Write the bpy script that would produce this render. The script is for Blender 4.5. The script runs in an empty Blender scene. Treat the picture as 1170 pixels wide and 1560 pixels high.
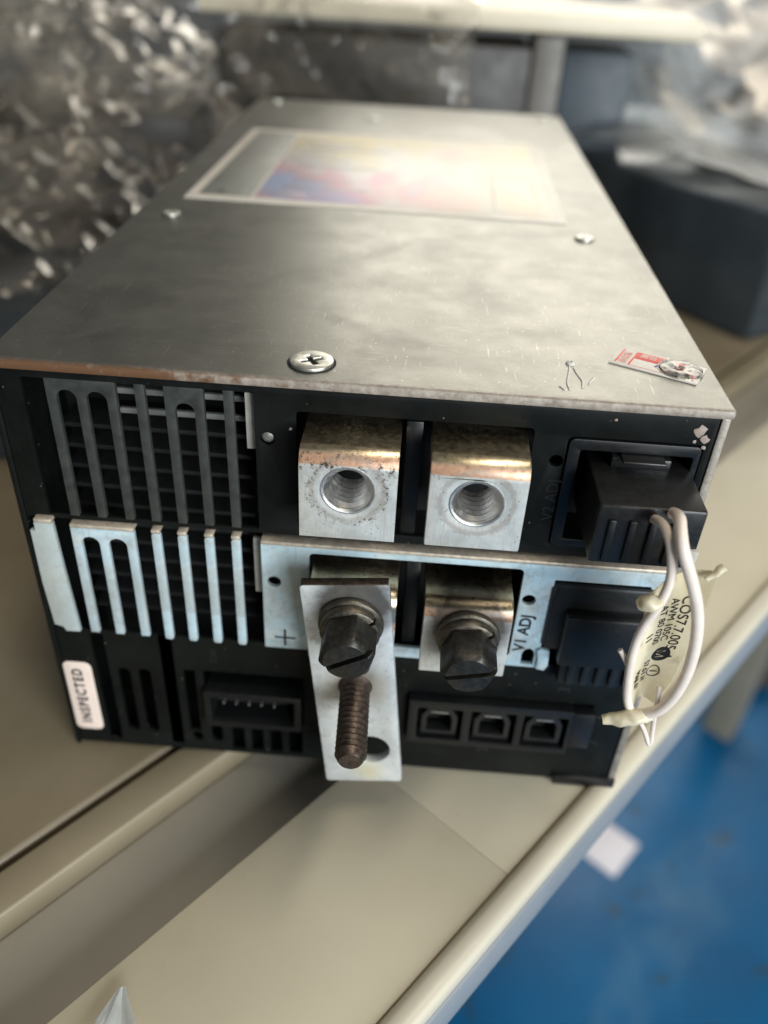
import bpy, bmesh, math, random
from mathutils import Vector, Matrix, noise
random.seed(7)
S = 0.001                     # everything below is written in millimetres
sc = bpy.context.scene
R = math.radians

# ------------------------------------------------------------------ camera
cam_d = bpy.data.cameras.new('camera'); cam = bpy.data.objects.new('camera', cam_d)
sc.collection.objects.link(cam); sc.camera = cam
right = Vector((0.99706244, 0.05960749, 0.04809822))
down = Vector((0.07361956, -0.57255193, -0.81655646))
fwd = Vector((-0.02113415, 0.81769874, -0.5752583))
M = Matrix((right, -down, -fwd)).transposed().to_4x4()
M.translation = Vector((72.626, -127.667, 164.499)) * S
cam.matrix_world = M
cam_d.sensor_fit = 'HORIZONTAL'; cam_d.sensor_width = 36; cam_d.lens = 36 * 1271.09 / 1170
cam_d.clip_start = 0.005; cam_d.clip_end = 50
cam_d.dof.use_dof = True; cam_d.dof.focus_distance = 0.1465; cam_d.dof.aperture_fstop = 13.0
cam_d.dof.aperture_blades = 0

# ------------------------------------------------------------------ world, lamps, exposure
w = bpy.data.worlds.new('World'); sc.world = w; w.use_nodes = True
bg = w.node_tree.nodes['Background']; bg.inputs[0].default_value = (0.86, 0.93, 1.0, 1); bg.inputs[1].default_value = 0.085

def area(name, loc, target, size, power, col, size_y=None):
    l = bpy.data.lights.new(name, 'AREA'); l.energy = power; l.color = col
    l.shape = 'RECTANGLE'; l.size = size; l.size_y = size_y or size
    o = bpy.data.objects.new(name, l); sc.collection.objects.link(o)
    o.location = Vector(loc)
    o.rotation_euler = (Vector(target) - Vector(loc)).to_track_quat('-Z', 'Y').to_euler()
    return o
area('window_lamp_back', (0.52, 1.75, 0.80), (0.1, 0.1, 0.05), 1.55, 18, (1.0, 0.96, 0.87), 0.9)
area('window_lamp_front', (0.90, -1.22, 0.44), (0.06, 0.0, 0.03), 0.9, 36, (0.90, 0.96, 1.0), 0.8)
area('ceiling_lamp', (0.55, -0.05, 1.9), (0.3, 0.05, 0.0), 1.2, 15, (1.0, 0.90, 0.74), 0.25)

sc.view_settings.view_transform = 'Standard'; sc.view_settings.look = 'None'
sc.view_settings.exposure = 0.0; sc.view_settings.gamma = 1.0
sc.view_settings.use_curve_mapping = False
sc.render.engine = 'CYCLES'
sc.cycles.use_denoising = True
sc.cycles.max_bounces = 8; sc.cycles.transparent_max_bounces = 16
sc.cycles.sample_clamp_indirect = 4.0

# ------------------------------------------------------------------ material helpers
class G:
    """tiny node-graph helper; coordinates are object space in millimetres"""
    def __init__(self, name):
        self.m = bpy.data.materials.new(name); self.m.use_nodes = True
        self.t = self.m.node_tree; self.n = self.t.nodes
        self.b = self.n['Principled BSDF']; self.out = self.n['Material Output']
        tc = self.n.new('ShaderNodeTexCoord'); s = self.n.new('ShaderNodeVectorMath'); s.operation = 'SCALE'
        s.inputs['Scale'].default_value = 1000; self.t.links.new(tc.outputs['Object'], s.inputs[0]); self.co = s.outputs[0]
    def link(self, a, b): self.t.links.new(a, b)
    def set(self, key, v):
        i = self.b.inputs[key]
        if hasattr(v, 'links'): self.link(v, i)
        elif isinstance(v, tuple) and len(v) == 3: i.default_value = (*v, 1)
        else: i.default_value = v
    def scaled(self, sc3, rot=(0, 0, 0)):
        m = self.n.new('ShaderNodeMapping'); m.inputs['Scale'].default_value = sc3; m.inputs['Rotation'].default_value = rot
        self.link(self.co, m.inputs[0]); return m.outputs[0]
    def noise(self, scale, detail=4, rough=0.6, co=None, dist=0.0):
        x = self.n.new('ShaderNodeTexNoise'); x.inputs['Scale'].default_value = scale
        x.inputs['Detail'].default_value = detail; x.inputs['Roughness'].default_value = rough; x.inputs['Distortion'].default_value = dist
        self.link(co or self.co, x.inputs['Vector']); return x.outputs['Fac']
    def voronoi(self, scale, co=None, feature='F1'):
        x = self.n.new('ShaderNodeTexVoronoi'); x.inputs['Scale'].default_value = scale; x.feature = feature
        self.link(co or self.co, x.inputs['Vector']); return x.outputs['Distance']
    def ramp(self, v, stops):
        r = self.n.new('ShaderNodeValToRGB'); e = r.color_ramp.elements
        while len(e) < len(stops): e.new(0.5)
        for el, (p, c) in zip(e, stops):
            el.position = p
            if not isinstance(c, tuple): c = (c, c, c)
            el.color = (*c, 1)
        self.link(v, r.inputs[0]); return r.outputs[0]
    def mix(self, f, a, b):
        x = self.n.new('ShaderNodeMix'); x.data_type = 'RGBA'
        for i, v in ((0, f), (6, a), (7, b)):
            if hasattr(v, 'links'): self.link(v, x.inputs[i])
            elif isinstance(v, tuple): x.inputs[i].default_value = (*v, 1)
            else: x.inputs[i].default_value = v
        return x.outputs[2]
    def math(self, op, a, b=0.0, c=None):
        x = self.n.new('ShaderNodeMath'); x.operation = op
        for i, v in enumerate((a, b) if c is None else (a, b, c)):
            if hasattr(v, 'links'): self.link(v, x.inputs[i])
            else: x.inputs[i].default_value = v
        return x.outputs[0]
    def axis(self, k):
        x = self.n.new('ShaderNodeSeparateXYZ'); self.link(self.co, x.inputs[0]); return x.outputs[k]
    def maprange(self, v, a, b, c=0.0, d=1.0):
        x = self.n.new('ShaderNodeMapRange'); x.inputs[1].default_value = a; x.inputs[2].default_value = b
        x.inputs[3].default_value = c; x.inputs[4].default_value = d; self.link(v, x.inputs[0]); return x.outputs[0]
    def bump(self, h, strength, dist_mm=0.1, prev=None):
        x = self.n.new('ShaderNodeBump'); x.inputs['Strength'].default_value = strength; x.inputs['Distance'].default_value = dist_mm * S
        self.link(h, x.inputs['Height'])
        if prev is not None: self.link(prev, x.inputs['Normal'])
        self.link(x.outputs[0], self.b.inputs['Normal']); return x.outputs[0]

def plain(name, col, rough=0.5, metal=0.0, var=0.12, scale=0.6, bump=0.0):
    g = G(name); f = g.noise(scale, 5)
    lo = tuple(c * (1 - var) for c in col); hi = tuple(min(1, c * (1 + var)) for c in col)
    g.set('Base Color', g.ramp(f, [(0.3, lo), (0.7, hi)]))
    g.set('Roughness', g.ramp(g.noise(scale * 2.3, 3), [(0.3, rough * 0.85), (0.7, min(1, rough * 1.15))]))
    g.set('Metallic', metal)
    if bump: g.bump(g.noise(scale * 4, 4), bump, 0.1)
    return g.m

MT = {}
def cover_mat():
    g = G('satin_grey_cover')
    y, x, z = g.axis(1), g.axis(0), g.axis(2)
    base = g.ramp(g.noise(0.035, 5, 0.65), [(0.3, (0.225, 0.217, 0.185)), (0.7, (0.295, 0.287, 0.25))])
    fine = g.noise(1.4, 6, 0.75)
    base = g.mix(g.ramp(fine, [(0.42, 0.0), (0.8, 0.35)]), base, (0.40, 0.39, 0.345))
    smudge = g.ramp(g.noise(0.05, 3, 0.5, dist=0.6), [(0.50, 0.0), (0.70, 0.5)])
    base = g.mix(smudge, base, (0.135, 0.13, 0.11))
    # pale specks and short scratches
    sp = g.ramp(g.voronoi(0.55), [(0.05, 1.0), (0.10, 0.0)])
    sp = g.math('MULTIPLY', sp, g.ramp(g.noise(0.12, 2), [(0.44, 0.0), (0.58, 1.0)]))
    base = g.mix(sp, base, (0.62, 0.60, 0.55))
    scr = g.ramp(g.noise(1.0, 3, 0.6, co=g.scaled((2.2, 0.12, 1), (0, 0, R(-12)))), [(0.665, 0.0), (0.69, 0.55)])
    scr2 = g.ramp(g.noise(1.0, 3, 0.6, co=g.scaled((0.10, 1.9, 1), (0, 0, R(24)))), [(0.675, 0.0), (0.70, 0.5)])
    base = g.mix(g.math('MAXIMUM', scr, scr2), base, (0.5, 0.49, 0.45))
    # worn front edge: bare and rusty, rustier towards one corner
    edge = g.math('ADD', y, g.math('MULTIPLY', g.math('SUBTRACT', g.noise(0.8, 8, 0.85), 0.5), 4.0))
    ef = g.maprange(edge, 0.7, -0.6)
    rustn = g.math('ADD', g.maprange(x, 15.0, 60.0, 0.8, 0.05), g.math('MULTIPLY', g.math('SUBTRACT', g.noise(0.35, 5), 0.5), 1.6))
    edgecol = g.mix(g.maprange(rustn, 0.2, 0.6), g.ramp(g.noise(0.5, 8, 0.8), [(0.35, (0.17, 0.13, 0.10)), (0.65, (0.42, 0.37, 0.31))]), (0.13, 0.062, 0.028))
    base = g.mix(ef, base, edgecol)
    g.set('Base Color', base)
    g.set('Metallic', g.math('MULTIPLY', g.math('SUBTRACT', 1.0, ef), 0.86))
    r = g.ramp(g.noise(0.09, 5, 0.7), [(0.3, 0.37), (0.7, 0.46)])
    g.set('Roughness', g.math('MAXIMUM', r, g.math('MULTIPLY', ef, 0.6)))
    p = g.bump(g.noise(0.9, 5, 0.7), 0.10, 0.25)
    g.bump(g.math('ADD', fine, g.math('MULTIPLY', scr, -1.0)), 0.10, 0.12, p)
    return g.m
MT['cover'] = cover_mat()

def dark_mat():
    g = G('black_painted_steel')
    b = g.ramp(g.noise(0.08, 5, 0.65), [(0.3, (0.003, 0.0038, 0.0034)), (0.75, (0.009, 0.0105, 0.0093))])
    dust = g.ramp(g.noise(0.9, 7, 0.8), [(0.58, 0.0), (0.78, 0.7)])
    b = g.mix(g.math('MULTIPLY', dust, g.ramp(g.noise(0.06, 2), [(0.42, 0.0), (0.62, 0.8)])), b, (0.055, 0.052, 0.045))
    sp = g.ramp(g.voronoi(0.5), [(0.05, 0.8), (0.09, 0.0)])
    sp = g.math('MULTIPLY', sp, g.ramp(g.noise(0.2, 2), [(0.5, 0.0), (0.6, 1.0)]))
    b = g.mix(sp, b, (0.30, 0.28, 0.24))
    g.set('Base Color', b); g.set('Metallic', 0.0); g.set('Specular IOR Level', 0.16)
    g.set('Roughness', g.ramp(g.noise(0.3, 4), [(0.3, 0.38), (0.7, 0.58)]))
    g.bump(g.noise(1.6, 5), 0.12, 0.12)
    return g.m
MT['dark'] = dark_mat()
MT['dark_bar'] = plain('worn_dark_grey_paint', (0.034, 0.037, 0.033), 0.5, 0, 0.4, 0.35, 0.15)

def zinc_mat():
    g = G('zinc_plated_steel')
    b = g.ramp(g.noise(0.09, 5, 0.65), [(0.3, (0.47, 0.67, 0.77)), (0.7, (0.64, 0.80, 0.86))])
    st = g.ramp(g.noise(0.35, 8, 0.8), [(0.50, 0.0), (0.68, 0.8)])
    b = g.mix(st, b, (0.30, 0.29, 0.25))
    wf = g.ramp(g.noise(0.16, 4, 0.6, dist=0.5), [(0.52, 0.0), (0.66, 0.4)])
    b = g.mix(wf, b, (0.82, 0.80, 0.74))
    b = g.mix(g.ramp(g.noise(0.05, 4, 0.6), [(0.42, 0.0), (0.66, 0.75)]), b, (0.42, 0.45, 0.42))
    b = g.mix(g.maprange(g.axis(0), 12.0, 3.0, 0.0, 0.7), b, (0.46, 0.46, 0.40))
    scr = g.ramp(g.noise(1.0, 3, 0.6, co=g.scaled((2.0, 1, 0.15), (0, R(20), 0))), [(0.66, 0.0), (0.69, 0.6)])
    b = g.mix(scr, b, (0.40, 0.42, 0.42))
    g.set('Base Color', b); g.set('Metallic', 0.22)
    g.set('Roughness', g.ramp(g.noise(0.5, 5), [(0.3, 0.33), (0.7, 0.52)]))
    g.bump(g.noise(0.8, 5), 0.12, 0.15)
    return g.m
MT['zinc'] = zinc_mat()
MT['zinc_raw'] = plain('raw_sheet_edge', (0.62, 0.53, 0.42), 0.5, 0.5, 0.25, 0.8, 0.2)

def terminal_mat(name, zc, dirt, hx, hz, bolt_shade=0.0):
    """tin plated bar: bend painted in the gold of warm light, bare copper band below it, dull tin on the face"""
    g = G(name); z = g.axis(2)
    zz = g.math('ADD', z, g.math('MULTIPLY', g.math('SUBTRACT', g.noise(0.9, 5, 0.7), 0.5), 0.5))
    warm_gold = g.ramp(g.noise(0.7, 6, 0.75), [(0.3, (0.56, 0.46, 0.30)), (0.7, (0.72, 0.62, 0.44))])  # warm light on the plating, painted in as gold
    copper = g.ramp(g.noise(0.8, 6, 0.8), [(0.28, (0.33, 0.18, 0.11)), (0.5, (0.56, 0.33, 0.21)), (0.75, (0.64, 0.42, 0.29))])
    tin = g.ramp(g.noise(0.25, 6, 0.7), [(0.3, (0.52, 0.52, 0.48)), (0.7, (0.74, 0.74, 0.69))])
    br = g.ramp(g.noise(1.0, 4, 0.7, co=g.scaled((3.0, 1, 0.25))), [(0.45, 0.0), (0.75, 0.5)])
    tin = g.mix(br, tin, (0.40, 0.39, 0.36))
    c = g.mix(g.maprange(zz, zc - 0.12, zc + 0.12), tin, copper)
    c = g.mix(g.maprange(zz, zc + 1.5, zc + 2.0), c, warm_gold)
    spots = g.math('MULTIPLY', g.ramp(g.noise(0.75, 6, 0.8), [(0.55, 0.0), (0.60, 1.0)]),
                   g.math('MULTIPLY', g.math('MULTIPLY', g.maprange(z, zc - 3.0, zc - 0.5), g.maprange(z, zc + 2.4, zc + 1.6)), dirt))
    dh = g.math('SQRT', g.math('ADD', g.math('POWER', g.math('SUBTRACT', g.axis(0), hx), 2.0), g.math('POWER', g.math('SUBTRACT', z, hz), 2.0)))
    dn = g.math('ADD', dh, g.math('MULTIPLY', g.math('SUBTRACT', g.noise(0.9, 6, 0.75), 0.5), 2.6))
    ring = g.ramp(g.maprange(dn, 4.0, 9.0), [(0.30, 0.0), (0.40, 0.5), (0.52, 0.45), (0.60, 0.0)])
    c = g.mix(ring, c, (0.33, 0.28, 0.23))
    speck = g.math('MULTIPLY', g.ramp(g.maprange(dn, 4.0, 9.0), [(0.34, 0.0), (0.46, 1.0), (0.60, 1.0), (0.72, 0.0)]), g.math('MULTIPLY', g.ramp(g.noise(1.5, 5, 0.8), [(0.52, 0.0), (0.60, 1.0)]), dirt))
    spots = g.math('MAXIMUM', spots, speck)
    c = g.mix(g.math('MULTIPLY', g.maprange(dn, 10.0, 6.4), bolt_shade), c, (0.055, 0.046, 0.036))  # bolt's dark reflection painted into the face colour
    pits = g.ramp(g.voronoi(1.15), [(0.10, 0.9), (0.17, 0.0)])
    pits = g.math('MULTIPLY', pits, g.ramp(g.noise(0.45, 2), [(0.50, 0.0), (0.60, 1.0)]))
    c = g.mix(g.math('MAXIMUM', spots, pits), c, (0.05, 0.035, 0.022))
    g.set('Base Color', c); g.set('Metallic', g.math('SUBTRACT', g.maprange(zz, zc + 1.5, zc + 2.0, 0.35, 1.0), g.math('MULTIPLY', spots, 0.5)))
    bz = g.maprange(zz, zc + 1.5, zc + 2.0, 1.0, 0.85)
    g.set('Roughness', g.math('MULTIPLY', bz, g.ramp(g.noise(0.9, 5), [(0.3, 0.30), (0.7, 0.46)])))
    p = g.bump(g.noise(1.0, 4, 0.7, co=g.scaled((3.0, 1, 0.3))), 0.10, 0.10)
    g.bump(g.math('ADD', g.noise(1.2, 5), g.math('MULTIPLY', pits, -1.0)), 0.18, 0.18, p)
    return g.m

def strip_mat():
    g = G('tinned_link_bar'); z, x = g.axis(2), g.axis(0)
    b = g.ramp(g.noise(0.14, 6, 0.7), [(0.3, (0.56, 0.59, 0.59)), (0.7, (0.78, 0.81, 0.81))])
    b = g.mix(g.ramp(g.noise(0.4, 6, 0.8), [(0.52, 0.0), (0.70, 0.75)]), b, (0.34, 0.35, 0.33))
    # stains at stud and foot; bolt's dark reflection painted above it
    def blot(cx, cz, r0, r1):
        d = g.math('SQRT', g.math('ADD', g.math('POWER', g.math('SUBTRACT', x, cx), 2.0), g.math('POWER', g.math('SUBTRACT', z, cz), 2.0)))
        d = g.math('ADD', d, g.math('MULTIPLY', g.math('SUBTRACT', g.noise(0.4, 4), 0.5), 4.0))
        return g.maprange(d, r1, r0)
    b = g.mix(g.math('MULTIPLY', blot(66.2, 41.6, 3.0, 8.0), 0.75), b, (0.27, 0.22, 0.15))
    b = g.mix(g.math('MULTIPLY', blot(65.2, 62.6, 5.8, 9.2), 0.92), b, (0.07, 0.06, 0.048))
    b = g.mix(g.math('MULTIPLY', blot(69.6, 15.6, 0.5, 4.5), 0.8), b, (0.66, 0.60, 0.38))
    pits = g.ramp(g.voronoi(0.8), [(0.06, 0.9), (0.11, 0.0)])
    pits = g.math('MULTIPLY', pits, g.ramp(g.noise(0.25, 2), [(0.48, 0.0), (0.58, 1.0)]))
    b = g.mix(pits, b, (0.10, 0.085, 0.06))
    g.set('Base Color', b); g.set('Metallic', 0.45)
    g.set('Roughness', g.ramp(g.noise(0.6, 5), [(0.3, 0.30), (0.7, 0.50)]))
    g.bump(g.noise(0.9, 6, 0.7), 0.22, 0.2)
    return g.m
MT['strip'] = strip_mat()

def bolt_mat(name, a, b_, metal=0.85):
    g = G(name)
    b = g.ramp(g.noise(0.9, 6, 0.75), [(0.3, a), (0.7, b_)])
    g.set('Base Color', b); g.set('Metallic', metal)
    g.set('Roughness', g.ramp(g.noise(0.8, 5), [(0.3, 0.30), (0.7, 0.52)]))
    g.bump(g.noise(2.0, 6, 0.75), 0.3, 0.15)
    return g.m
MT['bolt'] = bolt_mat('black_oxide_bolt', (0.03, 0.029, 0.026), (0.085, 0.08, 0.07))
MT['washer'] = bolt_mat('darkened_washer', (0.06, 0.052, 0.04), (0.17, 0.15, 0.12))
MT['stud'] = bolt_mat('rusted_stud', (0.035, 0.026, 0.02), (0.15, 0.11, 0.085), 0.75)
MT['stud_tip'] = bolt_mat('stud_tip_steel', (0.06, 0.05, 0.045), (0.17, 0.14, 0.12), 0.7)
MT['bright'] = bolt_mat('bright_thread', (0.60, 0.58, 0.55), (0.78, 0.77, 0.74), 1.0)
MT['screw'] = bolt_mat('nickel_screw', (0.46, 0.45, 0.38), (0.66, 0.65, 0.57), 0.9)
MT['blackplastic'] = plain('black_plastic', (0.004, 0.0045, 0.0048), 0.42, 0, 0.3, 0.5, 0.08)
MT['greyplastic'] = plain('dark_grey_plastic', (0.0095, 0.0098, 0.0098), 0.36, 0, 0.25, 0.4, 0.08)
MT['void'] = plain('inner_black', (0.006, 0.006, 0.006), 0.8)
MT['fin'] = plain('shaded_heatsink_aluminium', (0.006, 0.006, 0.006), 0.7, 0.0, 0.3, 0.3, 0.1)  # shade behind the grille put into the fin colour
MT['board'] = plain('pale_insulator', (0.52, 0.50, 0.44), 0.6, 0, 0.2, 0.5, 0.1)
MT['ink'] = plain('black_ink', (0.012, 0.012, 0.013), 0.55)
MT['redink'] = plain('red_ink', (0.78, 0.06, 0.03), 0.5, 0, 0.1, 0.8)
MT['redpale'] = plain('faded_red_ink', (0.72, 0.25, 0.20), 0.5, 0, 0.15, 0.8)
MT['blueink'] = plain('blue_pen_ink', (0.10, 0.09, 0.40), 0.5)
MT['paper'] = plain('sticker_paper', (0.74, 0.69, 0.62), 0.45, 0, 0.06, 0.3, 0.05)
MT['inspect'] = plain('pinkish_sticker_paper', (0.78, 0.64, 0.55), 0.5, 0, 0.06, 0.3, 0.05)
MT['wire'] = plain('white_wire_sheath', (0.80, 0.69, 0.60), 0.38, 0, 0.08, 0.25, 0.05)
MT['glue'] = plain('dried_glue', (0.60, 0.59, 0.54), 0.75, 0, 0.1, 0.8, 0.2)

def tag_mat():
    g = G('yellowed_tag_film')
    c = g.ramp(g.noise(0.12, 4, 0.6), [(0.3, (0.78, 0.67, 0.42)), (0.65, (0.90, 0.83, 0.64))])
    c = g.mix(g.ramp(g.noise(0.35, 4), [(0.6, 0.0), (0.75, 0.6)]), c, (0.42, 0.33, 0.2))
    g.set('Base Color', c); g.set('Roughness', 0.28)
    tr = g.n.new('ShaderNodeBsdfTranslucent'); g.link(c, tr.inputs[0])
    mx = g.n.new('ShaderNodeMixShader'); mx.inputs[0].default_value = 0.22
    g.link(g.b.outputs[0], mx.inputs[1]); g.link(tr.outputs[0], mx.inputs[2]); g.link(mx.outputs[0], g.out.inputs[0])
    g.bump(g.noise(0.4, 4), 0.25, 0.3)
    return g.m
MT['tag'] = tag_mat()

def beige_mat(name, a, b_, rough):
    g = G(name)
    c = g.ramp(g.noise(0.02, 5, 0.6), [(0.3, a), (0.7, b_)])
    c = g.mix(g.ramp(g.noise(0.25, 6, 0.75), [(0.60, 0.0), (0.80, 0.35)]), c, tuple(x * 0.62 for x in a))
    sp = g.ramp(g.voronoi(0.03), [(0.012, 0.8), (0.02, 0.0)])
    c = g.mix(g.math('MULTIPLY', sp, g.ramp(g.noise(0.05, 1), [(0.52, 0.0), (0.6, 1.0)])), c, (0.07, 0.05, 0.04))
    g.set('Base Color', c)
    g.set('Roughness', g.ramp(g.noise(0.05, 4), [(0.3, rough * 0.85), (0.7, rough * 1.15)]))
    g.bump(g.noise(0.9, 4), 0.05, 0.15)
    return g.m
MT['beige'] = beige_mat('cream_painted_metal', (0.49, 0.435, 0.315), (0.55, 0.495, 0.37), 0.40)
MT['beige_old'] = beige_mat('tan_painted_metal', (0.33, 0.285, 0.20), (0.40, 0.35, 0.255), 0.42)
MT['beige_pale'] = beige_mat('pale_cream_metal', (0.53, 0.485, 0.38), (0.59, 0.545, 0.435), 0.40)
MT['grey_pale'] = beige_mat('pale_grey_metal', (0.33, 0.325, 0.29), (0.39, 0.385, 0.345), 0.40)
MT['tan_rail'] = beige_mat('tan_rail_paint', (0.205, 0.168, 0.105), (0.265, 0.222, 0.148), 0.5)
MT['channel'] = beige_mat('shaded_channel_paint', (0.27, 0.25, 0.205), (0.335, 0.312, 0.262), 0.42)  # shadow in the channel put into a darker, greyer colour
MT['skirt'] = beige_mat('grey_steel_skirt', (0.20, 0.22, 0.24), (0.27, 0.29, 0.31), 0.45)
MT['tan_shaded'] = beige_mat('shaded_tan_metal', (0.135, 0.106, 0.062), (0.185, 0.15, 0.095), 0.45)  # shade on the left of the bench put into the colour
MT['grey_panel'] = beige_mat('grey_painted_panel', (0.165, 0.148, 0.122), (0.205, 0.19, 0.165), 0.42)

def floor_mat():
    g = G('blue_floor_paint')
    c = g.ramp(g.noise(0.004, 5, 0.6), [(0.3, (0.0, 0.078, 0.20)), (0.7, (0.0, 0.128, 0.31))])
    worn = g.ramp(g.noise(0.006, 5, 0.65, dist=0.3), [(0.54, 0.0), (0.74, 0.4)])
    c = g.mix(worn, c, (0.15, 0.27, 0.36))
    d = g.ramp(g.noise(0.026, 3, 0.6), [(0.63, 0.0), (0.69, 0.7)])
    c = g.mix(d, c, (0.03, 0.045, 0.045))
    g.set('Base Color', c); g.set('Specular IOR Level', 0.3); g.set('Roughness', g.ramp(g.noise(0.01, 3), [(0.3, 0.25), (0.7, 0.45)]))
    return g.m
MT['floor'] = floor_mat()

def film_mat(name, tint, gloss, rough, haze, hc=(0.5, 0.46, 0.40)):
    g = G(name)
    tr = g.n.new('ShaderNodeBsdfTransparent'); tr.inputs[0].default_value = (*tint, 1)
    gl = g.n.new('ShaderNodeBsdfGlossy'); gl.inputs['Roughness'].default_value = rough; gl.inputs[0].default_value = (0.85, 0.82, 0.78, 1)
    df = g.n.new('ShaderNodeBsdfDiffuse'); df.inputs[0].default_value = (*hc, 1)
    m1 = g.n.new('ShaderNodeMixShader'); g.link(g.ramp(g.noise(0.022, 5, 0.65, dist=0.8), [(0.40, haze * 0.15), (0.52, haze), (0.66, min(0.9, haze * 2.6))]), m1.inputs[0])
    g.link(tr.outputs[0], m1.inputs[1]); g.link(df.outputs[0], m1.inputs[2])
    m2 = g.n.new('ShaderNodeMixShader')
    fr = g.n.new('ShaderNodeFresnel'); fr.inputs[0].default_value = 1.5
    g.link(g.math('MULTIPLY_ADD', fr.outputs[0], 0.42, gloss), m2.inputs[0])
    g.link(m1.outputs[0], m2.inputs[1]); g.link(gl.outputs[0], m2.inputs[2]); g.link(m2.outputs[0], g.out.inputs[0])
    return g.m
MT['film'] = film_mat('clear_packing_film', (0.93, 0.93, 0.92), 0.01, 0.12, 0.11, (0.46, 0.40, 0.32))
MT['film_grey'] = film_mat('grey_packing_film', (0.80, 0.84, 0.87), 0.02, 0.42, 0.45, (0.40, 0.43, 0.45))
MT['white_film'] = plain('milky_film', (0.70, 0.72, 0.70), 0.25, 0, 0.1, 0.2)
MT['carton_black'] = plain('black_carton', (0.030, 0.038, 0.044), 0.24, 0, 0.4, 0.02)
MT['carton_brown'] = plain('brown_black_carton', (0.035, 0.030, 0.024), 0.5, 0, 0.35, 0.03)
MT['post'] = plain('taupe_post', (0.16, 0.145, 0.125), 0.5, 0, 0.1, 0.05)
MT['shelf'] = plain('cream_shelf_board', (0.74, 0.66, 0.50), 0.4, 0, 0.1, 0.02)
MT['pale_carton'] = plain('pale_carton', (0.50, 0.50, 0.47), 0.6, 0, 0.15, 0.02)
MT['blue_carton'] = plain('slate_blue_carton', (0.055, 0.072, 0.085), 0.5, 0, 0.2, 0.02)
MT['wall'] = plain('grey_wall_paint', (0.30, 0.30, 0.28), 0.7, 0, 0.1, 0.005)
MT['brown'] = plain('brown_rubber', (0.10, 0.075, 0.06), 0.6, 0, 0.25, 0.05)
MT['scrap'] = plain('white_paper_scrap', (0.90, 0.85, 0.88), 0.6, 0, 0.04, 0.02)

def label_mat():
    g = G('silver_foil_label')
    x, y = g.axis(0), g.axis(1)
    # pastel reflections of the surroundings painted into the foil colour
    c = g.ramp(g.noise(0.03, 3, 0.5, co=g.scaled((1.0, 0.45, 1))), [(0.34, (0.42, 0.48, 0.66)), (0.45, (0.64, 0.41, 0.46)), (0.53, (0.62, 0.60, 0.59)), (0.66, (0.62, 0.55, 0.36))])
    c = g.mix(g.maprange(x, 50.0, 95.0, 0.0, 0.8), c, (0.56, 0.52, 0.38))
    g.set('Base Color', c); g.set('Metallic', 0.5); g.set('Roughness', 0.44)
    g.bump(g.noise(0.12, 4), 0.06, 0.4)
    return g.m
def bubble_mat():
    g = G('torn_glossy_film')
    c = g.ramp(g.noise(0.55, 4, 0.6), [(0.42, (0.05, 0.05, 0.045)), (0.49, (0.28, 0.27, 0.24)), (0.58, (0.40, 0.36, 0.32)), (0.66, (0.55, 0.22, 0.21))])
    g.set('Base Color', c); g.set('Roughness', 0.33); g.set('Metallic', 0.5)
    g.bump(g.noise(0.5, 2), 0.3, 0.5)
    return g.m
MT['bubble'] = bubble_mat()
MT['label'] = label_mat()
MT['label_border'] = plain('label_border', (0.66, 0.61, 0.53), 0.45, 0.1, 0.06, 0.1)
MT['label_grey'] = plain('label_grey_field', (0.20, 0.20, 0.175), 0.5, 0.3, 0.08, 0.1)
MT['label_ink'] = plain('faded_label_ink', (0.30, 0.30, 0.30), 0.4, 0.2, 0.2, 0.5)

# ------------------------------------------------------------------ mesh helpers
COL = sc.collection
def link_mesh(name, me, mat, parent=None, smooth=35):
    o = bpy.data.objects.new(name, me); COL.objects.link(o)
    if mat is not None:
        me.materials.clear(); me.materials.append(MT[mat] if isinstance(mat, str) else mat)
    for p in me.polygons: p.use_smooth = True
    me.set_sharp_from_angle(angle=R(smooth))
    if parent is not None: attach(o, parent)
    return o
def attach(o, parent):
    o.parent = parent
    # vertices are written in place coordinates, so undo the root's offset
    t = Vector((0, 0, 0)); p = parent
    if p.type == 'EMPTY': o.location = o.location - p.location
def finish(bm, name, mat, parent=None, smooth=35, xf=None):
    if xf is not None: bmesh.ops.transform(bm, matrix=xf, verts=bm.verts)
    bmesh.ops.scale(bm, vec=(S, S, S), verts=bm.verts)
    bmesh.ops.recalc_face_normals(bm, faces=bm.faces)
    me = bpy.data.meshes.new(name); bm.to_mesh(me); bm.free()
    return link_mesh(name, me, mat, parent, smooth)
def add_box(bm, x0, x1, y0, y1, z0, z1, bev=0.0, seg=2):
    r = bmesh.ops.create_cube(bm, size=1.0); vs = r['verts']
    for v in vs:
        v.co = Vector((x0 + (v.co.x + .5) * (x1 - x0), y0 + (v.co.y + .5) * (y1 - y0), z0 + (v.co.z + .5) * (z1 - z0)))
    if bev:
        es = list({e for v in vs for e in v.link_edges})
        bmesh.ops.bevel(bm, geom=es, offset=bev, segments=seg, affect='EDGES', profile=0.5)
def box(name, x0, x1, y0, y1, z0, z1, mat, parent=None, bev=0.3, xf=None):
    bm = bmesh.new(); add_box(bm, x0, x1, y0, y1, z0, z1, bev); return finish(bm, name, mat, parent, xf=xf)
def curve_mesh(cu):
    o = bpy.data.objects.new('tmp', cu); COL.objects.link(o)
    me = bpy.data.meshes.new_from_object(o.evaluated_get(bpy.context.evaluated_depsgraph_get()))
    bpy.data.objects.remove(o); bpy.data.curves.remove(cu); return me
def rect(x0, x1, z0, z1): return [(x0, z0), (x1, z0), (x1, z1), (x0, z1)]
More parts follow.
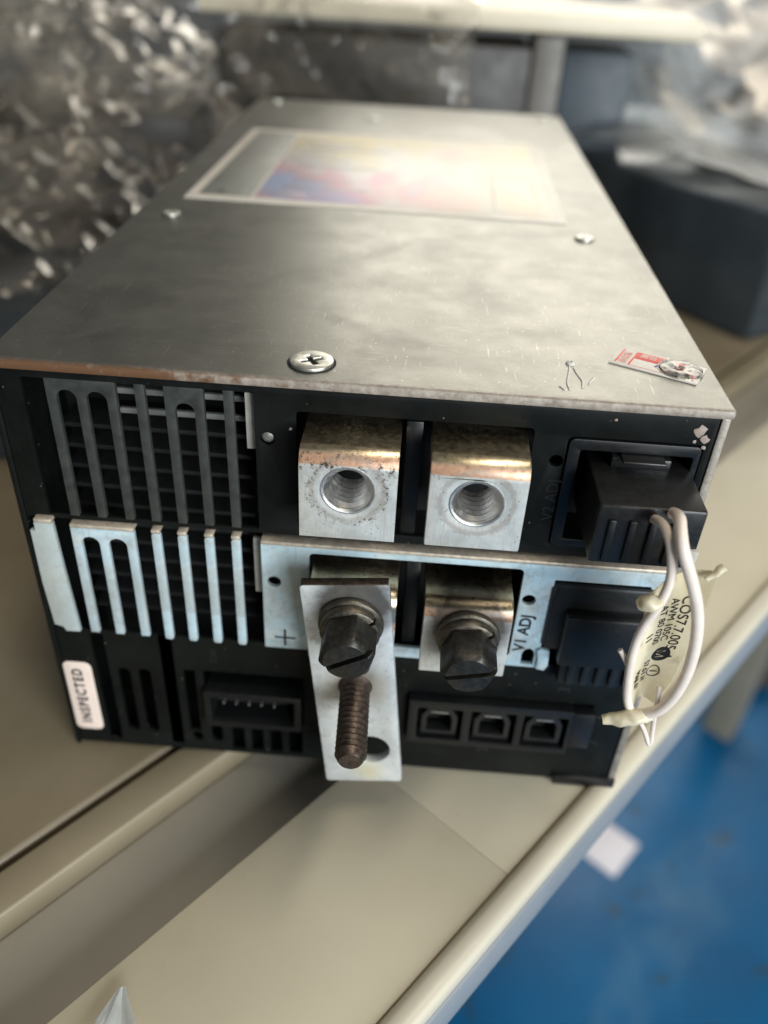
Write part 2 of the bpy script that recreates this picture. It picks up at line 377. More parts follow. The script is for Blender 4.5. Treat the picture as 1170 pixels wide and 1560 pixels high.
def rrect(x0, x1, z0, z1, r, n=4, corners=(1, 1, 1, 1)):
    pts = []
    for k, (cx, cz, a0) in enumerate(((x0 + r, z0 + r, 180), (x1 - r, z0 + r, 270), (x1 - r, z1 - r, 0), (x0 + r, z1 - r, 90))):
        if corners[k]:
            for i in range(n + 1):
                a = R(a0 + 90 * i / n); pts.append((cx + r * math.cos(a), cz + r * math.sin(a)))
        else: pts.append(((x0, z0), (x1, z0), (x1, z1), (x0, z1))[k])
    return pts
def circ(cx, cz, r, n=28): return [(cx + r * math.cos(2 * math.pi * i / n), cz + r * math.sin(2 * math.pi * i / n)) for i in range(n)]
def arch(x0, x1, z0, z1, n=10):
    r = (x1 - x0) / 2; cx = (x0 + x1) / 2
    return [(x0, z0), (x1, z0)] + [(cx + r * math.cos(math.pi * i / n), z1 - r + r * math.sin(math.pi * i / n)) for i in range(n + 1)]
def sheet(name, outer, holes, thick, pos, mat, parent=None, plane='front', bev=0.12):
    """a flat sheet with real cut-outs; plane front: (x, z) outline, thickness along y; top: (x, y) outline, thickness along z"""
    cu = bpy.data.curves.new('tmp', 'CURVE'); cu.dimensions = '2D'; cu.fill_mode = 'BOTH'
    for pts in [outer] + list(holes):
        sp = cu.splines.new('POLY'); sp.points.add(len(pts) - 1); sp.use_cyclic_u = True
        for p, q in zip(sp.points, pts): p.co = (q[0], q[1], 0, 1)
    cu.extrude = thick / 2 - bev; cu.bevel_depth = bev; cu.bevel_resolution = 1; cu.offset = -bev
    me = curve_mesh(cu)
    for v in me.vertices:
        a, b, c = v.co
        v.co = Vector((a, pos - c, b)) * S if plane == 'front' else Vector((a, b, pos + c)) * S
    bm = bmesh.new(); bm.from_mesh(me); bmesh.ops.remove_doubles(bm, verts=bm.verts, dist=1e-6)
    bmesh.ops.recalc_face_normals(bm, faces=bm.faces); bm.to_mesh(me); bm.free()
    me.name = name
    return link_mesh(name, me, mat, parent, 40)
def add_lathe(bm, prof, axis='y', c=(0, 0, 0), n=32, phase=0.0, radial=None):
    rings = []
    for r, h in prof:
        ring = []
        for i in range(n):
            a = 2 * math.pi * i / n + phase
            rr = radial(r, h, a) if radial else r
            u, v = rr * math.cos(a), rr * math.sin(a)
            ring.append(bm.verts.new((c[0] + u, c[1] + h, c[2] + v) if axis == 'y' else (c[0] + u, c[1] + v, c[2] + h)))
        rings.append(ring)
    for a, b in zip(rings, rings[1:]):
        for i in range(n):
            j = (i + 1) % n; bm.faces.new((a[i], a[j], b[j], b[i]))
    return rings
def cap(bm, ring): bm.faces.new(ring)
def tube(name, pts, r, mat, parent=None, res=6, cyc=False, taper=None):
    cu = bpy.data.curves.new('tmp', 'CURVE'); cu.dimensions = '3D'; cu.bevel_depth = r; cu.bevel_resolution = 4; cu.use_fill_caps = True
    sp = cu.splines.new('NURBS'); sp.points.add(len(pts) - 1); sp.order_u = 3; sp.use_endpoint_u = True; sp.resolution_u = res
    for k, (p, q) in enumerate(zip(sp.points, pts)):
        p.co = (*q, 1); p.radius = taper[k] if taper else 1.0
    me = curve_mesh(cu)
    for v in me.vertices: v.co *= S
    me.name = name
    return link_mesh(name, me, mat, parent, 50)
def text(name, body, size, mat, parent, origin, xdir, ydir, depth=0.03, align='LEFT', squash=1.0, bold=0.0, space=1.0):
    cu = bpy.data.curves.new('tmp', 'FONT'); cu.body = body; cu.size = size; cu.extrude = depth / 2; cu.align_x = align; cu.align_y = 'CENTER'; cu.offset = bold; cu.space_character = space
    me = curve_mesh(cu)
    X = Vector(xdir).normalized(); Y = Vector(ydir).normalized(); Z = X.cross(Y)
    for v in me.vertices: v.co = (Vector(origin) + X * v.co.x * squash + Y * v.co.y + Z * v.co.z) * S
    me.name = name
    return link_mesh(name, me, mat, parent)
def evaluated(o, name, mat, parent, smooth=35):
    me = bpy.data.meshes.new_from_object(o.evaluated_get(bpy.context.evaluated_depsgraph_get())); me.name = name
    bpy.data.objects.remove(o); return link_mesh(name, me, mat, parent, smooth)
def thing(name, loc, label, cat, group=None):
    o = bpy.data.objects.new(name, None); COL.objects.link(o); o.location = Vector(loc) * S; o.empty_display_size = 0.01
    o['label'] = label; o['category'] = cat
    if group: o['group'] = group
    return o
def tag(o, label, cat, group=None):
    o['label'] = label; o['category'] = cat
    if group: o['group'] = group
    return o
def structure(o): o['kind'] = 'structure'; return o
def dup(o, dx=0, dy=0, dz=0):
    c = o.copy(); COL.objects.link(c); c.location = o.location + Vector((dx, dy, dz)) * S; return c

# ------------------------------------------------------------------ setting: floor, wall
bm = bmesh.new(); add_box(bm, -3000, 4000, -2500, 5000, -770, -750); structure(finish(bm, 'floor', 'floor'))
bm = bmesh.new(); add_box(bm, -3000, 4000, 2600, 2640, -749, 1800); structure(finish(bm, 'wall', 'wall'))

# ------------------------------------------------------------------ workbench (long direction t, cross direction s)
TD = Vector((0.635, 0.772, 0)).normalized(); SD = Vector((TD.y, -TD.x, 0))
BX = Matrix(((SD.x, TD.x, 0, 0), (SD.y, TD.y, 0, 0), (0, 0, 1, 0), (0, 0, 0, 1)))   # (s, t, z) -> place
bench = thing('workbench', (0, 0, -750), 'cream and tan metal workbench top under the power supply', 'workbench')
def bench_part(name, s0, s1, t0, t1, z0, z1, mat, bev=0.6):
    bm = bmesh.new(); add_box(bm, s0, s1, t0, t1, z0, z1, bev, 3); return finish(bm, name, mat, bench, xf=BX)
bench_part('tan_panel', -700, 15.4, -200, 900, -9, 0, 'tan_shaded', 1.4)
bench_part('rail', 17.2, 26.4, -200, 900, -9, 0, 'tan_rail', 0.7)
bench_part('channel_floor', 26.5, 50.9, -200, 900, -9, -7.0, 'channel', 0.3)      # sunk channel between rail and panel
bench_part('cream_panel', 51.0, 93.6, -200, 45.0, -9, 0, 'beige', 0.12)
bench_part('cream_panel', 51.0, 93.6, 45.08, 900, -9, 0, 'beige', 0.12)
bench_part('rim', 93.75, 99.4, -200, 900, -5, 1.0, 'beige_pale', 1.9)
bench_part('skirt', 97.6, 99.9, -200, 900, -16, -3.5, 'skirt', 0.5)
bench_part('underframe', -690, 93.0, -190, 890, -14, -9.2, 'grey_panel', 0.5)
for s_, t_ in ((-660, -170), (-660, 870), (-40, -170), (-40, 870)):
    bench_part('leg', s_, s_ + 40, t_, t_ + 40, -750, -14.2, 'beige_old', 2)

# ------------------------------------------------------------------ power supply
W0, W1, D, H = -1.4, 127.4, 266.0, 100.9
psu = thing('power_supply', (63, 133, 0), 'grey metal power supply with dark slotted front and four copper terminals', 'power supply')
# case
cover = sheet('top_cover', rrect(W0, W1, -0.9, D, 0.8), [], 1.7, H - 0.85, 'cover', psu, 'top', 0.5)
bm = bmesh.new(); add_box(bm, W0 + 0.3, W0 + 1.5, 0, D - 1, 0.6, H - 1.8, 0.2); finish(bm, 'side_panel', 'dark', psu)
bm = bmesh.new(); add_box(bm, W1 - 1.9, W1 - 0.3, -0.2, D - 1, 0.6, H - 1.8, 0.3); finish(bm, 'side_panel', 'cover', psu)
bm = bmesh.new(); add_box(bm, W0 + 1.6, W1 - 2.0, 1, D - 2, 0.4, 1.6, 0.2); finish(bm, 'base_plate', 'dark', psu)
bm = bmesh.new(); add_box(bm, W0 + 1.6, W1 - 2.0, D - 2.2, D - 1, 1.7, H - 1.8, 0.2); finish(bm, 'rear_panel', 'dark', psu)
bm = bmesh.new(); add_box(bm, W0 + 1.6, W1 - 2.0, 26, 27, 1.7, H - 1.8, 0.2); finish(bm, 'inner_bulkhead', 'void', psu)
for fx in (8, 110):
    for fy in (20, 240):
        bm = bmesh.new(); r_ = add_lathe(bm, [(4.0, 0.0), (4.4, 0.4)], 'z', (fx, fy, 0), 20); cap(bm, r_[0]); cap(bm, r_[1]); finish(bm, 'foot', 'blackplastic', psu)

XS = [9.9, 15.2, 20.6, 25.7, 30.8, 36.0, 41.2]      # grille bar centres
BWID = 1.75
# --- upper front panel, black
TU = [54.8, 76.9]                                    # left edges of the terminal bars
upper = sheet('front_panel', rect(W0 + 1.7, W1 - 2.1, 67.6, H - 1.9),
              [rect(4.8, 45.6, 68.6, 97.6), rrect(53.0, 94.6, 69.5, 94.6, 0.8), circ(47.8, 88.6, 1.35), circ(99.2, 88.4, 1.2),
               rrect(100.6, 124.0, 69.8, 93.6, 1.2)], 1.2, 0.6, 'dark', psu)
def comb(name, x0, x1, slots, z0, z1, ztop, mat, parent, y=0.6, thick=1.2):
    # plate with long round-topped slots, open at the foot
    pts = [(x0, z1), (x0, z0)]
    for a, b in slots:
        pts += [(a, z0)]
        r = (b - a) / 2; cx = (a + b) / 2
        pts += [(cx - r * math.cos(math.pi * i / 10), ztop - r + r * math.sin(math.pi * i / 10)) for i in range(11)]
        pts += [(b, z0)]
    pts += [(x1, z0), (x1, z1)]
    return sheet(name, pts, [], thick, y, mat, parent)
h = BWID / 2
comb('grille_comb', XS[0] - h, XS[2] + h, [(XS[0] + h, XS[1] - h), (XS[1] + h, XS[2] - h)], 68.4, 97.8, 95.6, 'dark_bar', upper)
comb('grille_comb', XS[4] - h, XS[5] + h, [(XS[4] + h, XS[5] - h)], 68.4, 97.8, 94.6, 'dark_bar', upper)
bar0 = sheet('grille_bar', rect(XS[3] - h, XS[3] + h, 68.4, 97.8), [], 1.2, 0.6, 'dark_bar', upper)
b2 = dup(bar0, XS[6] - XS[3])
# heat-sink fins behind the grille; lit and shaded rows differ by painted colour
MT['fin_lit'] = plain('lit_heatsink_aluminium', (0.26, 0.26, 0.245), 0.4, 0.3, 0.4, 0.12, 0.1)
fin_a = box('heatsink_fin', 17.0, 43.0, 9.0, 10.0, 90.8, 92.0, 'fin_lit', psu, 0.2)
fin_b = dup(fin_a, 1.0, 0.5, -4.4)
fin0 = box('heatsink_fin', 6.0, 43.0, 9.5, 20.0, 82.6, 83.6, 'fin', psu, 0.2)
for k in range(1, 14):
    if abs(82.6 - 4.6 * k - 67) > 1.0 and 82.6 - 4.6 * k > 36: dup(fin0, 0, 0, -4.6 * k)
box('insulator_strip', 43.4, 45.4, 3.0, 4.0, 84.5, 96.0, 'board', psu, 0.2)
box('insulator_strip', 43.6, 45.6, 3.0, 4.0, 50.0, 64.0, 'board', psu, 0.2)
# dark bushing behind the small holes
for hx, hz in ((47.8, 88.6),):
    bm = bmesh.new(); r_ = add_lathe(bm, [(1.3, 0.0), (1.0, -0.5), (0.4, -0.7)], 'y', (hx, 1.3, hz), 16); cap(bm, r_[2]); finish(bm, 'rivet', 'screw', psu)

# --- middle front panel, zinc plated, its upper edge bent to a lip
ZB, ZT = 38.8, 67.2
TL = [56.6, 78.2]
mid_out = [(45.9, ZB + 0.3), (46.2, ZB), (54.6, ZB), (54.6, ZB - 0.1), (97.2, ZB), (103.4, ZB + 0.1)]
zinc = sheet('zinc_panel', [(46.0, ZB), (103.2, ZB), (103.2, 43.0), (103.2, 62.6), (121.6, 62.6), (122.4, 60.8), (125.2, 60.8), (125.2, ZT - 1.2), (46.0, ZT - 1.2)],
             [rrect(55.4, 97.0, 41.6, 64.6, 1.0), circ(48.4, 56.8, 1.35), circ(98.9, 57.0, 1.35),
              [(99.6, 39.5), (102.2, 39.5), (102.2, 42.6), (101.7, 43.7), (100.9, 44.1), (100.1, 43.7), (99.6, 42.6)]], 1.1, -0.9, 'zinc', psu)
sheet('side_flange', [(1.0, 65.2), (2.0, 65.2), (2.0, ZT), (5.7, ZT), (6.0, 55), (6.6, ZB + 0.2), (3.6, ZB + 0.1), (3.2, ZB + 1.2), (1.4, ZB + 1.8), (0.9, 52)], [], 1.1, -0.9, 'zinc', zinc)
comb('grille_comb', XS[0] - h, XS[2] + h, [(XS[0] + h, XS[1] - h), (XS[1] + h, XS[2] - h)], ZB + 0.4, ZT - 0.6, 64.6, 'zinc', zinc, -0.9, 1.1)
zb0 = sheet('grille_bar', rrect(XS[3] - h, XS[3] + h, ZB, ZT - 0.6, 0.6), [], 1.1, -0.9, 'zinc', zinc)
for k in (4, 5, 6): dup(zb0, XS[k] - XS[3])
# bent lip of bare metal on the upper edges
def lip(x0, x1, z, mat='zinc_raw'):
    bm = bmesh.new(); add_box(bm, x0, x1, -1.6, 1.2, z, z + 0.9, 0.28); finish(bm, 'bent_lip', mat, zinc)
lip(46.0, 125.0, ZT - 1.15); lip(2.1, 5.6, ZT + 0.05); lip(XS[0] - h, XS[2] + h, ZT - 0.55); lip(XS[3] - h, XS[3] + h, ZT - 0.55)
for k in (4, 5, 6): lip(XS[k] - h, XS[k] + h, ZT - 0.55)
sheet('plus_mark', [(48.1, 41.65), (50.05, 41.65), (50.05, 39.6), (50.55, 39.6), (50.55, 41.65), (52.5, 41.65), (52.5, 42.15), (50.55, 42.15), (50.55, 44.2), (50.05, 44.2), (50.05, 42.15), (48.1, 42.15)], [], 0.04, -1.48, 'ink', zinc, bev=0.004)
text('voltage_mark', 'V1 ADJ', 3.3, 'ink', zinc, (98.8, -1.48, 43.2), (0.05, 0, 1), (-1, 0, 0.05), bold=0.10)
text('voltage_mark', 'V2 ADJ', 3.0, 'ink', upper, (99.6, -0.05, 75.5), (0, 0, 1), (-1, 0, 0))

# --- lower front panel, black, slotted
lower = sheet('lower_panel', rect(W0 + 1.7, W1 - 2.1, 1.6, ZB - 0.6),
              [rect(7.4, 10.4, 3.0, 37.0), rrect(12.2, 15.0, 6.5, 27.0, 1.2), rrect(16.8, 19.6, 6.5, 27.2, 1.2), rect(22.6, 25.2, 3.5, 38), rect(27.0, 29.6, 8.0, 28.0),
               rrect(27.4, 29.8, 4.6, 7.6, 0.9), rrect(32.0, 34.6, 5.0, 10.5, 1.1),
               rect(36.8, 39.8, 2.6, 11.0), rect(41.4, 44.2, 2.6, 11.0), rect(45.8, 48.6, 2.6, 11.0), rect(50.2, 53.4, 2.6, 11.0),
               rrect(31.4, 53.8, 12.4, 28.2, 0.6), rrect(77.0, 117.8, 12.4, 27.0, 0.5)], 1.2, 0.9, 'dark', psu)
# ten pin header
hd = sheet('pin_header', rrect(31.7, 53.4, 13.0, 24.0, 0.4), [rect(33.2, 51.9, 14.6, 22.4)], 8.0, 2.0, 'blackplastic', psu)
box('header_floor', 32.4, 52.8, 4.5, 5.5, 13.6, 23.4, 'void', hd, 0.1)
pin0 = box('pin', 35.0, 35.4, 1.2, 4.4, 17.0, 17.4, 'screw', hd, 0.1)
for k in range(5):
    for j in range(2):
        if k or j: dup(pin0, 2.9 * k, 0, 2.5 * j)
# three way socket block
blk = sheet('socket_block', rect(77.4, 113.4, 12.8, 26.6), [rrect(79.4, 89.4, 14.4, 24.4, 0.5), rrect(91.2, 101.2, 14.4, 24.4, 0.5), rrect(102.8, 112.6, 14.4, 24.4, 0.5)], 5.0, 0.5, 'blackplastic', psu)
box('socket_back', 78.0, 113.0, 3.2, 4.2, 13.2, 26.0, 'void', blk, 0.1)
for k, cx in enumerate((84.4, 96.2, 107.7)):
    st = sheet('socket_frame', [(cx - 4, 15.2), (cx + 4, 15.2), (cx + 4, 21.0), (cx + 2.6, 23.4), (cx - 2.6, 23.4), (cx - 4, 21.0)],
               [[(cx - 2.8, 16.4), (cx + 2.8, 16.4), (cx + 2.8, 20.4), (cx + 1.9, 22.4), (cx - 1.9, 22.4), (cx - 2.8, 20.4)]], 3.0, 0.4, 'greyplastic', blk)
    box('contact', cx - 1.9, cx + 1.9, -1.0, 1.5, 22.0, 22.3, 'bright', blk, 0.05)
box('socket_shroud', 113.5, 118.4, -1.6, 3.0, 14.6, 25.6, 'blackplastic', psu, 0.3)
for body, x_, z_ in (('3', 110.6, 30.2), ('4', 92.6, 28.9), ('2', 95.4, 8.6), ('1', 111.2, 9.4), ('7', 119.9, 14.0)):
    text('socket_number', body, 3.6, 'ink', lower, (x_, 0.25, z_), (0, 0, 1), (-1, 0, 0))
text('socket_number', 'CN1', 2.2, 'ink', lower, (34.2, 0.25, 31.0), (0, 0, 1), (-1, 0, 0))
# bottom right bumper
box('corner_bumper', 112.5, W1 - 0.2, -0.9, 3.0, 0.5, 3.4, 'blackplastic', psu, 0.5)

def chip(cx, cz, r, n_, seed, mat='raw_chip'):
    rr = random.Random(seed)
    sheet('paint_chip', [(cx + r * rr.uniform(.55, 1.1) * math.cos(2 * math.pi * i / n_), cz + r * rr.uniform(.55, 1.1) * math.sin(2 * math.pi * i / n_)) for i in range(n_)], [], 0.05, -0.03, mat, upper, bev=0.005)
MT['raw_chip'] = plain('chipped_primer', (0.34, 0.27, 0.22), 0.6, 0, 0.3, 0.9)
chip(122.6, 96.4, 1.3, 11, 1); chip(123.6, 94.9, 0.9, 9, 2); chip(122.0, 94.3, 0.45, 7, 3); chip(123.9, 93.2, 0.5, 8, 4); chip(52.0, 91.0, 0.35, 7, 5); chip(108, 97.4, 0.35, 6, 8)
# --- inspection sticker
ins = sheet('inspection_sticker', rrect(0.0, 6.4, 6.0, 28.0, 1.6), [], 0.12, 0.22, 'inspect', psu, bev=0.02)
text('stamp', 'INSPECTED', 3.2, 'ink', ins, (3.0, 0.13, 8.2), (0, 0, 1), (-1, 0, 0), squash=0.88, bold=0.12, space=1.30)

# --- terminals
def terminal(x0, zt, zb, hole, matname, hz):
    w_ = 16.8; x1 = x0 + w_; th = 2.6; yf = -9.8; ro = 3.2
    prof = [(8.0, zt), (yf + ro, zt)] + [(yf + ro - ro * math.sin(a), zt - ro + ro * math.cos(a)) for a in [math.pi / 2 * i / 10 for i in range(1, 11)]] + [(yf, zb)]
    ri = ro - th
    prof2 = [(8.0, zt - th), (yf + ro, zt - th)] + [(yf + ro - ri * math.sin(a), zt - ro + ri * math.cos(a)) for a in [math.pi / 2 * i / 10 for i in range(1, 11)]] + [(yf + th, zb)]
    bm = bmesh.new()
    A = [[bm.verts.new((x, y, z)) for y, z in prof] for x in (x0, x1)]
    B = [[bm.verts.new((x, y, z)) for y, z in prof2] for x in (x0, x1)]
    n = len(prof)
    for i in range(n - 1):
        bm.faces.new((A[0][i], A[0][i + 1], A[1][i + 1], A[1][i])); bm.faces.new((B[0][i], B[1][i], B[1][i + 1], B[0][i + 1]))
        bm.faces.new((A[0][i], B[0][i], B[0][i + 1], A[0][i + 1])); bm.faces.new((A[1][i], A[1][i + 1], B[1][i + 1], B[1][i]))
    bm.faces.new((A[0][0], A[1][0], B[1][0], B[0][0])); bm.faces.new((A[0][-1], B[0][-1], B[1][-1], A[1][-1]))
    o = finish(bm, 'tmp', None)
    cx = x0 + w_ / 2
    if hole:
        bm = bmesh.new(); r_ = add_lathe(bm, [(4.6, -6.0), (4.6, 6.0)], 'y', (cx, yf, hz), 40); cap(bm, r_[0]); cap(bm, r_[1])
        c = finish(bm, 'tmpc', None)
        m = o.modifiers.new('b', 'BOOLEAN'); m.object = c; m.operation = 'DIFFERENCE'; m.solver = 'EXACT'
    m = o.modifiers.new('v', 'BEVEL'); m.width = 0.35 * S; m.segments = 2; m.limit_method = 'ANGLE'; m.angle_limit = R(50)
    t = evaluated(o, 'terminal', matname, psu)
    if hole:
        bpy.data.objects.remove(c)
        prof = [(4.6, 0.6), (4.75, -0.10), (4.5, -0.16), (4.0, 0.35)]
        for k in range(6):
            prof += [(4.05, 0.6 + 1.45 * k), (4.05, 0.75 + 1.45 * k), (3.35, 1.35 + 1.45 * k), (3.35, 1.5 + 1.45 * k)]
        bm = bmesh.new(); add_lathe(bm, prof, 'y', (cx, yf, hz), 40); finish(bm, 'threaded_insert', 'bright', t, 60)
    return t
ZU, ZL = 92.6, 61.4
terminal(TU[0], ZU, 75.2, True, terminal_mat('terminal_spotted', 90.2, 1.0, 63.2, 85.4), 85.4)['label'] = 'tinned copper terminal with corroded dark spots round its threaded hole'
terminal(TU[1], ZU, 75.0, True, terminal_mat('terminal_clean', 89.9, 0.15, 85.3, 84.6), 84.6)['label'] = 'clean tinned copper terminal with an open threaded hole'
terminal(TL[0] - 0.4, ZL + 0.8, 45.0, False, terminal_mat('terminal_covered', 54.0, 0.5, 65.0, 57.0), 56)['label'] = 'gold-toned terminal bend behind the bolted link bar'
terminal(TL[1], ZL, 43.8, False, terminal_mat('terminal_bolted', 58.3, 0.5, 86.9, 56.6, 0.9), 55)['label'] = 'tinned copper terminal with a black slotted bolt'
# dark inner wall between the terminals
box('terminal_housing', 53.6, 96.8, 9.0, 10.0, 69.5, 96.0, 'void', psu, 0.1)
box('terminal_divider', 72.4, 75.4, 0.5, 8.0, 69.6, 94.0, 'blackplastic', psu, 0.3)
box('terminal_divider', 74.4, 77.2, -0.2, 8.0, 42.0, 64.2, 'blackplastic', psu, 0.3)

# --- link bar with stud
ang = R(5.7); lc = Vector((66.0, 0, 39.6))
def lk(u, v): return (lc.x + u * math.cos(ang) - v * math.sin(ang) * -1 * -1, lc.z + u * math.sin(ang) + v * math.cos(ang))
def lkp(pts): return [lk(u, v) for u, v in pts]
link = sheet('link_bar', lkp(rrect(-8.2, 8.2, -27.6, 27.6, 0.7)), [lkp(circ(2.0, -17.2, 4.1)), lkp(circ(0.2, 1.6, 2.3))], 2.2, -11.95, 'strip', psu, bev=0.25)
sheet('link_bar_edge', lkp(rect(-8.0, 8.0, 27.45, 27.72)), [], 1.9, -11.9, 'stud', link, bev=0.05)
sx, sz = lk(0.2, 1.6)
prof = [(3.5, 0.0), (3.4, -0.25), (3.05, -0.5), (2.95, -1.2)]
k = 0; y_ = -1.2
while y_ > -15.0:
    prof += [(2.45, y_ - 0.42), (2.45, y_ - 0.55), (2.98, y_ - 1.0), (2.98, y_ - 1.12)]; y_ -= 1.25
prof += [(2.5, y_ - 0.4), (2.5, y_ - 0.8), (2.1, y_ - 1.35), (0.7, y_ - 1.4), (0.5, y_ - 1.25)]
bm = bmesh.new(); r_ = add_lathe(bm, prof, 'y', (0, 0, 0), 28); cap(bm, r_[-1])
finish(bm, 'stud', 'stud', link, 50, Matrix.Translation((sx, -12.9, sz)) @ Matrix.Rotation(R(2.0), 4, 'Z') @ Matrix.Rotation(R(3.0), 4, 'X'))

# --- bolts with washers
def bolt(cx, cz, y0, slot_deg, tilt, length, hexph):
    xf = Matrix.Translation((cx, y0, cz)) @ Matrix.Rotation(R(tilt), 4, 'X')
    def hexr(r, hh, a):
        if r < 4.3 and hh < -length + 0.05: return r
        d = (a - hexph) % (math.pi / 3) - math.pi / 6
        return min(r, r * math.cos(math.pi / 6) / math.cos(d) * 1.02)
    bm = bmesh.new()
    r_ = add_lathe(bm, [(5.1, -3.3), (5.25, -3.6), (5.25, -length + 1.3), (5.0, -length + 0.8), (4.1, -length)], 'y', (0, 0, 0), 48, 0, hexr)
    cap(bm, r_[0]); cap(bm, r_[-1])
    o = finish(bm, 'tmp', None)
    bm = bmesh.new(); add_box(bm, -7, 7, -length - 2, -length + 1.7, -0.55, 0.55); c = finish(bm, 'tmpc', None, xf=Matrix.Rotation(R(-slot_deg), 4, 'Y'))
    m = o.modifiers.new('b', 'BOOLEAN'); m.object = c; m.operation = 'DIFFERENCE'; m.solver = 'EXACT'
    m = o.modifiers.new('v', 'BEVEL'); m.width = 0.18 * S; m.segments = 2; m.limit_method = 'ANGLE'; m.angle_limit = R(40)
    b = evaluated(o, 'bolt', 'bolt', psu, 30)
    bpy.data.objects.remove(c)
    xs = xf.copy(); xs.translation = xf.translation * S
    b.data.transform(xs)
    bm = bmesh.new(); r_ = add_lathe(bm, [(5.9, 0.0), (6.1, -0.2), (6.1, -1.1), (5.9, -1.3), (3.0, -1.3)], 'y', (0, 0, 0), 40); finish(bm, 'washer', 'washer', b, 50, xf)
    # split spring washer: a ring with a stepped gap
    bm = bmesh.new(); n = 40; rings = []
    for i in range(n + 1):
        a = R(40) + (2 * math.pi - 0.10) * i / n; dy = -0.35 * i / n
        rings.append([bm.verts.new((rr * math.cos(a), yy + dy, rr * math.sin(a))) for rr, yy in ((5.35, -1.35), (5.55, -1.5), (5.55, -3.0), (5.35, -3.2), (3.4, -3.2), (3.4, -1.35))])
    for a_, b_ in zip(rings, rings[1:]):
        for i in range(6): bm.faces.new((a_[i], a_[(i + 1) % 6], b_[(i + 1) % 6], b_[i]))
    bm.faces.new(rings[0]); bm.faces.new(rings[-1])
    finish(bm, 'spring_washer', 'washer', b, 50, xf)
    return b
bolt(64.8, 58.6, -13.15, 30, 2, 10.2, 0.3)['label'] = 'black slotted bolt holding the link bar'
bolt(86.9, 54.6, -9.9, 14, 2, 10.6, 0.1)['label'] = 'black slotted bolt on the right lower terminal'

# --- connectors
rec = sheet('connector_shell', rrect(100.9, 123.7, 70.1, 93.3, 1.0), [rrect(103.0, 122.6, 71.8, 91.2, 0.5)], 9.0, 4.2, 'blackplastic', psu)
box('connector_floor', 102, 123.2, 8.7, 9.6, 71.0, 92.4, 'void', rec, 0.1)
bm = bmesh.new(); add_box(bm, 105.0, 122.8, -13.2, 6.0, 76.6, 88.6, 0.6); add_box(bm, 108.5, 119.0, -1.0, 7.0, 88.4, 90.6, 0.4); add_box(bm, 110, 117.5, -3.0, 7.0, 90.4, 91.0, 0.2)
plug = finish(bm, 'wire_plug', 'greyplastic', psu)
box('plug_latch', 120.2, 122.9, -14.0, -12.9, 78.8, 81.0, 'board', plug, 0.2)
for k in range(4): box('plug_rib', 107.0 + 3.4 * k, 108.2 + 3.4 * k, -13.9, -13.0, 77.4, 86.0, 'blackplastic', plug, 0.2)
bm = bmesh.new(); add_box(bm, 103.4, 122.6, -2.4, 9.0, 45.0, 62.2, 0.8); add_box(bm, 106.2, 121.8, -5.4, -1.8, 43.6, 56.6, 0.6)
conn = finish(bm, 'lower_connector', 'blackplastic', psu)
box('connector_skirt', 107.6, 123.2, -2.8, 6.0, 36.0, 44.0, 'blackplastic', conn, 0.5)
for k in range(5): box('contact_rib', 109.2 + 2.9 * k, 110.6 + 2.9 * k, -3.7, -2.7, 36.8, 43.4, 'greyplastic', conn, 0.25)
box('connector_cheek', 102.9, 103.9, -2.0, 6.0, 46.0, 61.0, 'greyplastic', conn, 0.3)
sheet('fork_tab', [(102.9, 39.3), (104.6, 39.0), (105.2, 40.5), (104.9, 44.5), (103.2, 44.9), (102.4, 44.2), (102.9, 42)], [], 0.9, -1.9, 'zinc', conn)

# --- screws on the cover
def screw(cx, cy, r, rot):
    cr = []
    a_, b_ = r * 0.52, r * 0.13
    for p in ((a_, -b_), (a_, b_), (b_, b_), (b_, a_), (-b_, a_), (-b_, b_), (-a_, b_), (-a_, -b_), (-b_, -b_), (-b_, -a_), (b_, -a_), (b_, -b_)):
        c_, s_ = math.cos(rot), math.sin(rot); cr.append((cx + p[0] * c_ - p[1] * s_, cy + p[0] * s_ + p[1] * c_))
    hd_ = sheet('cover_screw', circ(cx, cy, r, 36), [cr], 0.9, H + 0.20, 'screw', psu, 'top', 0.22)
    bm = bmesh.new(); r_ = add_lathe(bm, [(r * 1.12, 0.02), (r * 1.12, 0.05), (r * 0.3, 0.06)], 'z', (cx, cy, H), 32); cap(bm, r_[-1]); finish(bm, 'countersink', 'void', hd_)
screw(54.9, 6.6, 3.9, 0.5)
screw(114.2, 90.6, 2.3, 0.2); screw(7.9, 88.4, 2.2, 0.9); screw(50.2, 233, 2.3, 0.1); screw(7.6, 257, 2.2, 0.4); screw(120, 257, 2.2, 0.4)
# --- dried glue streaks
for pts in ([(101.0, 13.4), (100.8, 11.0), (100.0, 8.0), (99.6, 5.0), (99.8, 3.0)], [(101.6, 12.0), (102.0, 9.0), (102.6, 6.6), (102.2, 4.2)], [(104.8, 8.6), (104.1, 7.2), (103.6, 6.0)], [(98.2, 4.2), (98.5, 3.4), (99.0, 2.8)]):
    tube('glue_streak', [(x + random.uniform(-.15, .15), y, H - 0.06) for x, y in pts], 0.22, 'glue', psu)
bm = bmesh.new(); add_lathe(bm, [(0.9, 0.0), (0.75, 0.3), (0.35, 0.45), (0.3, 0.2)], 'z', (101.2, 13.8, H), 14); finish(bm, 'glue_streak', 'glue', psu)

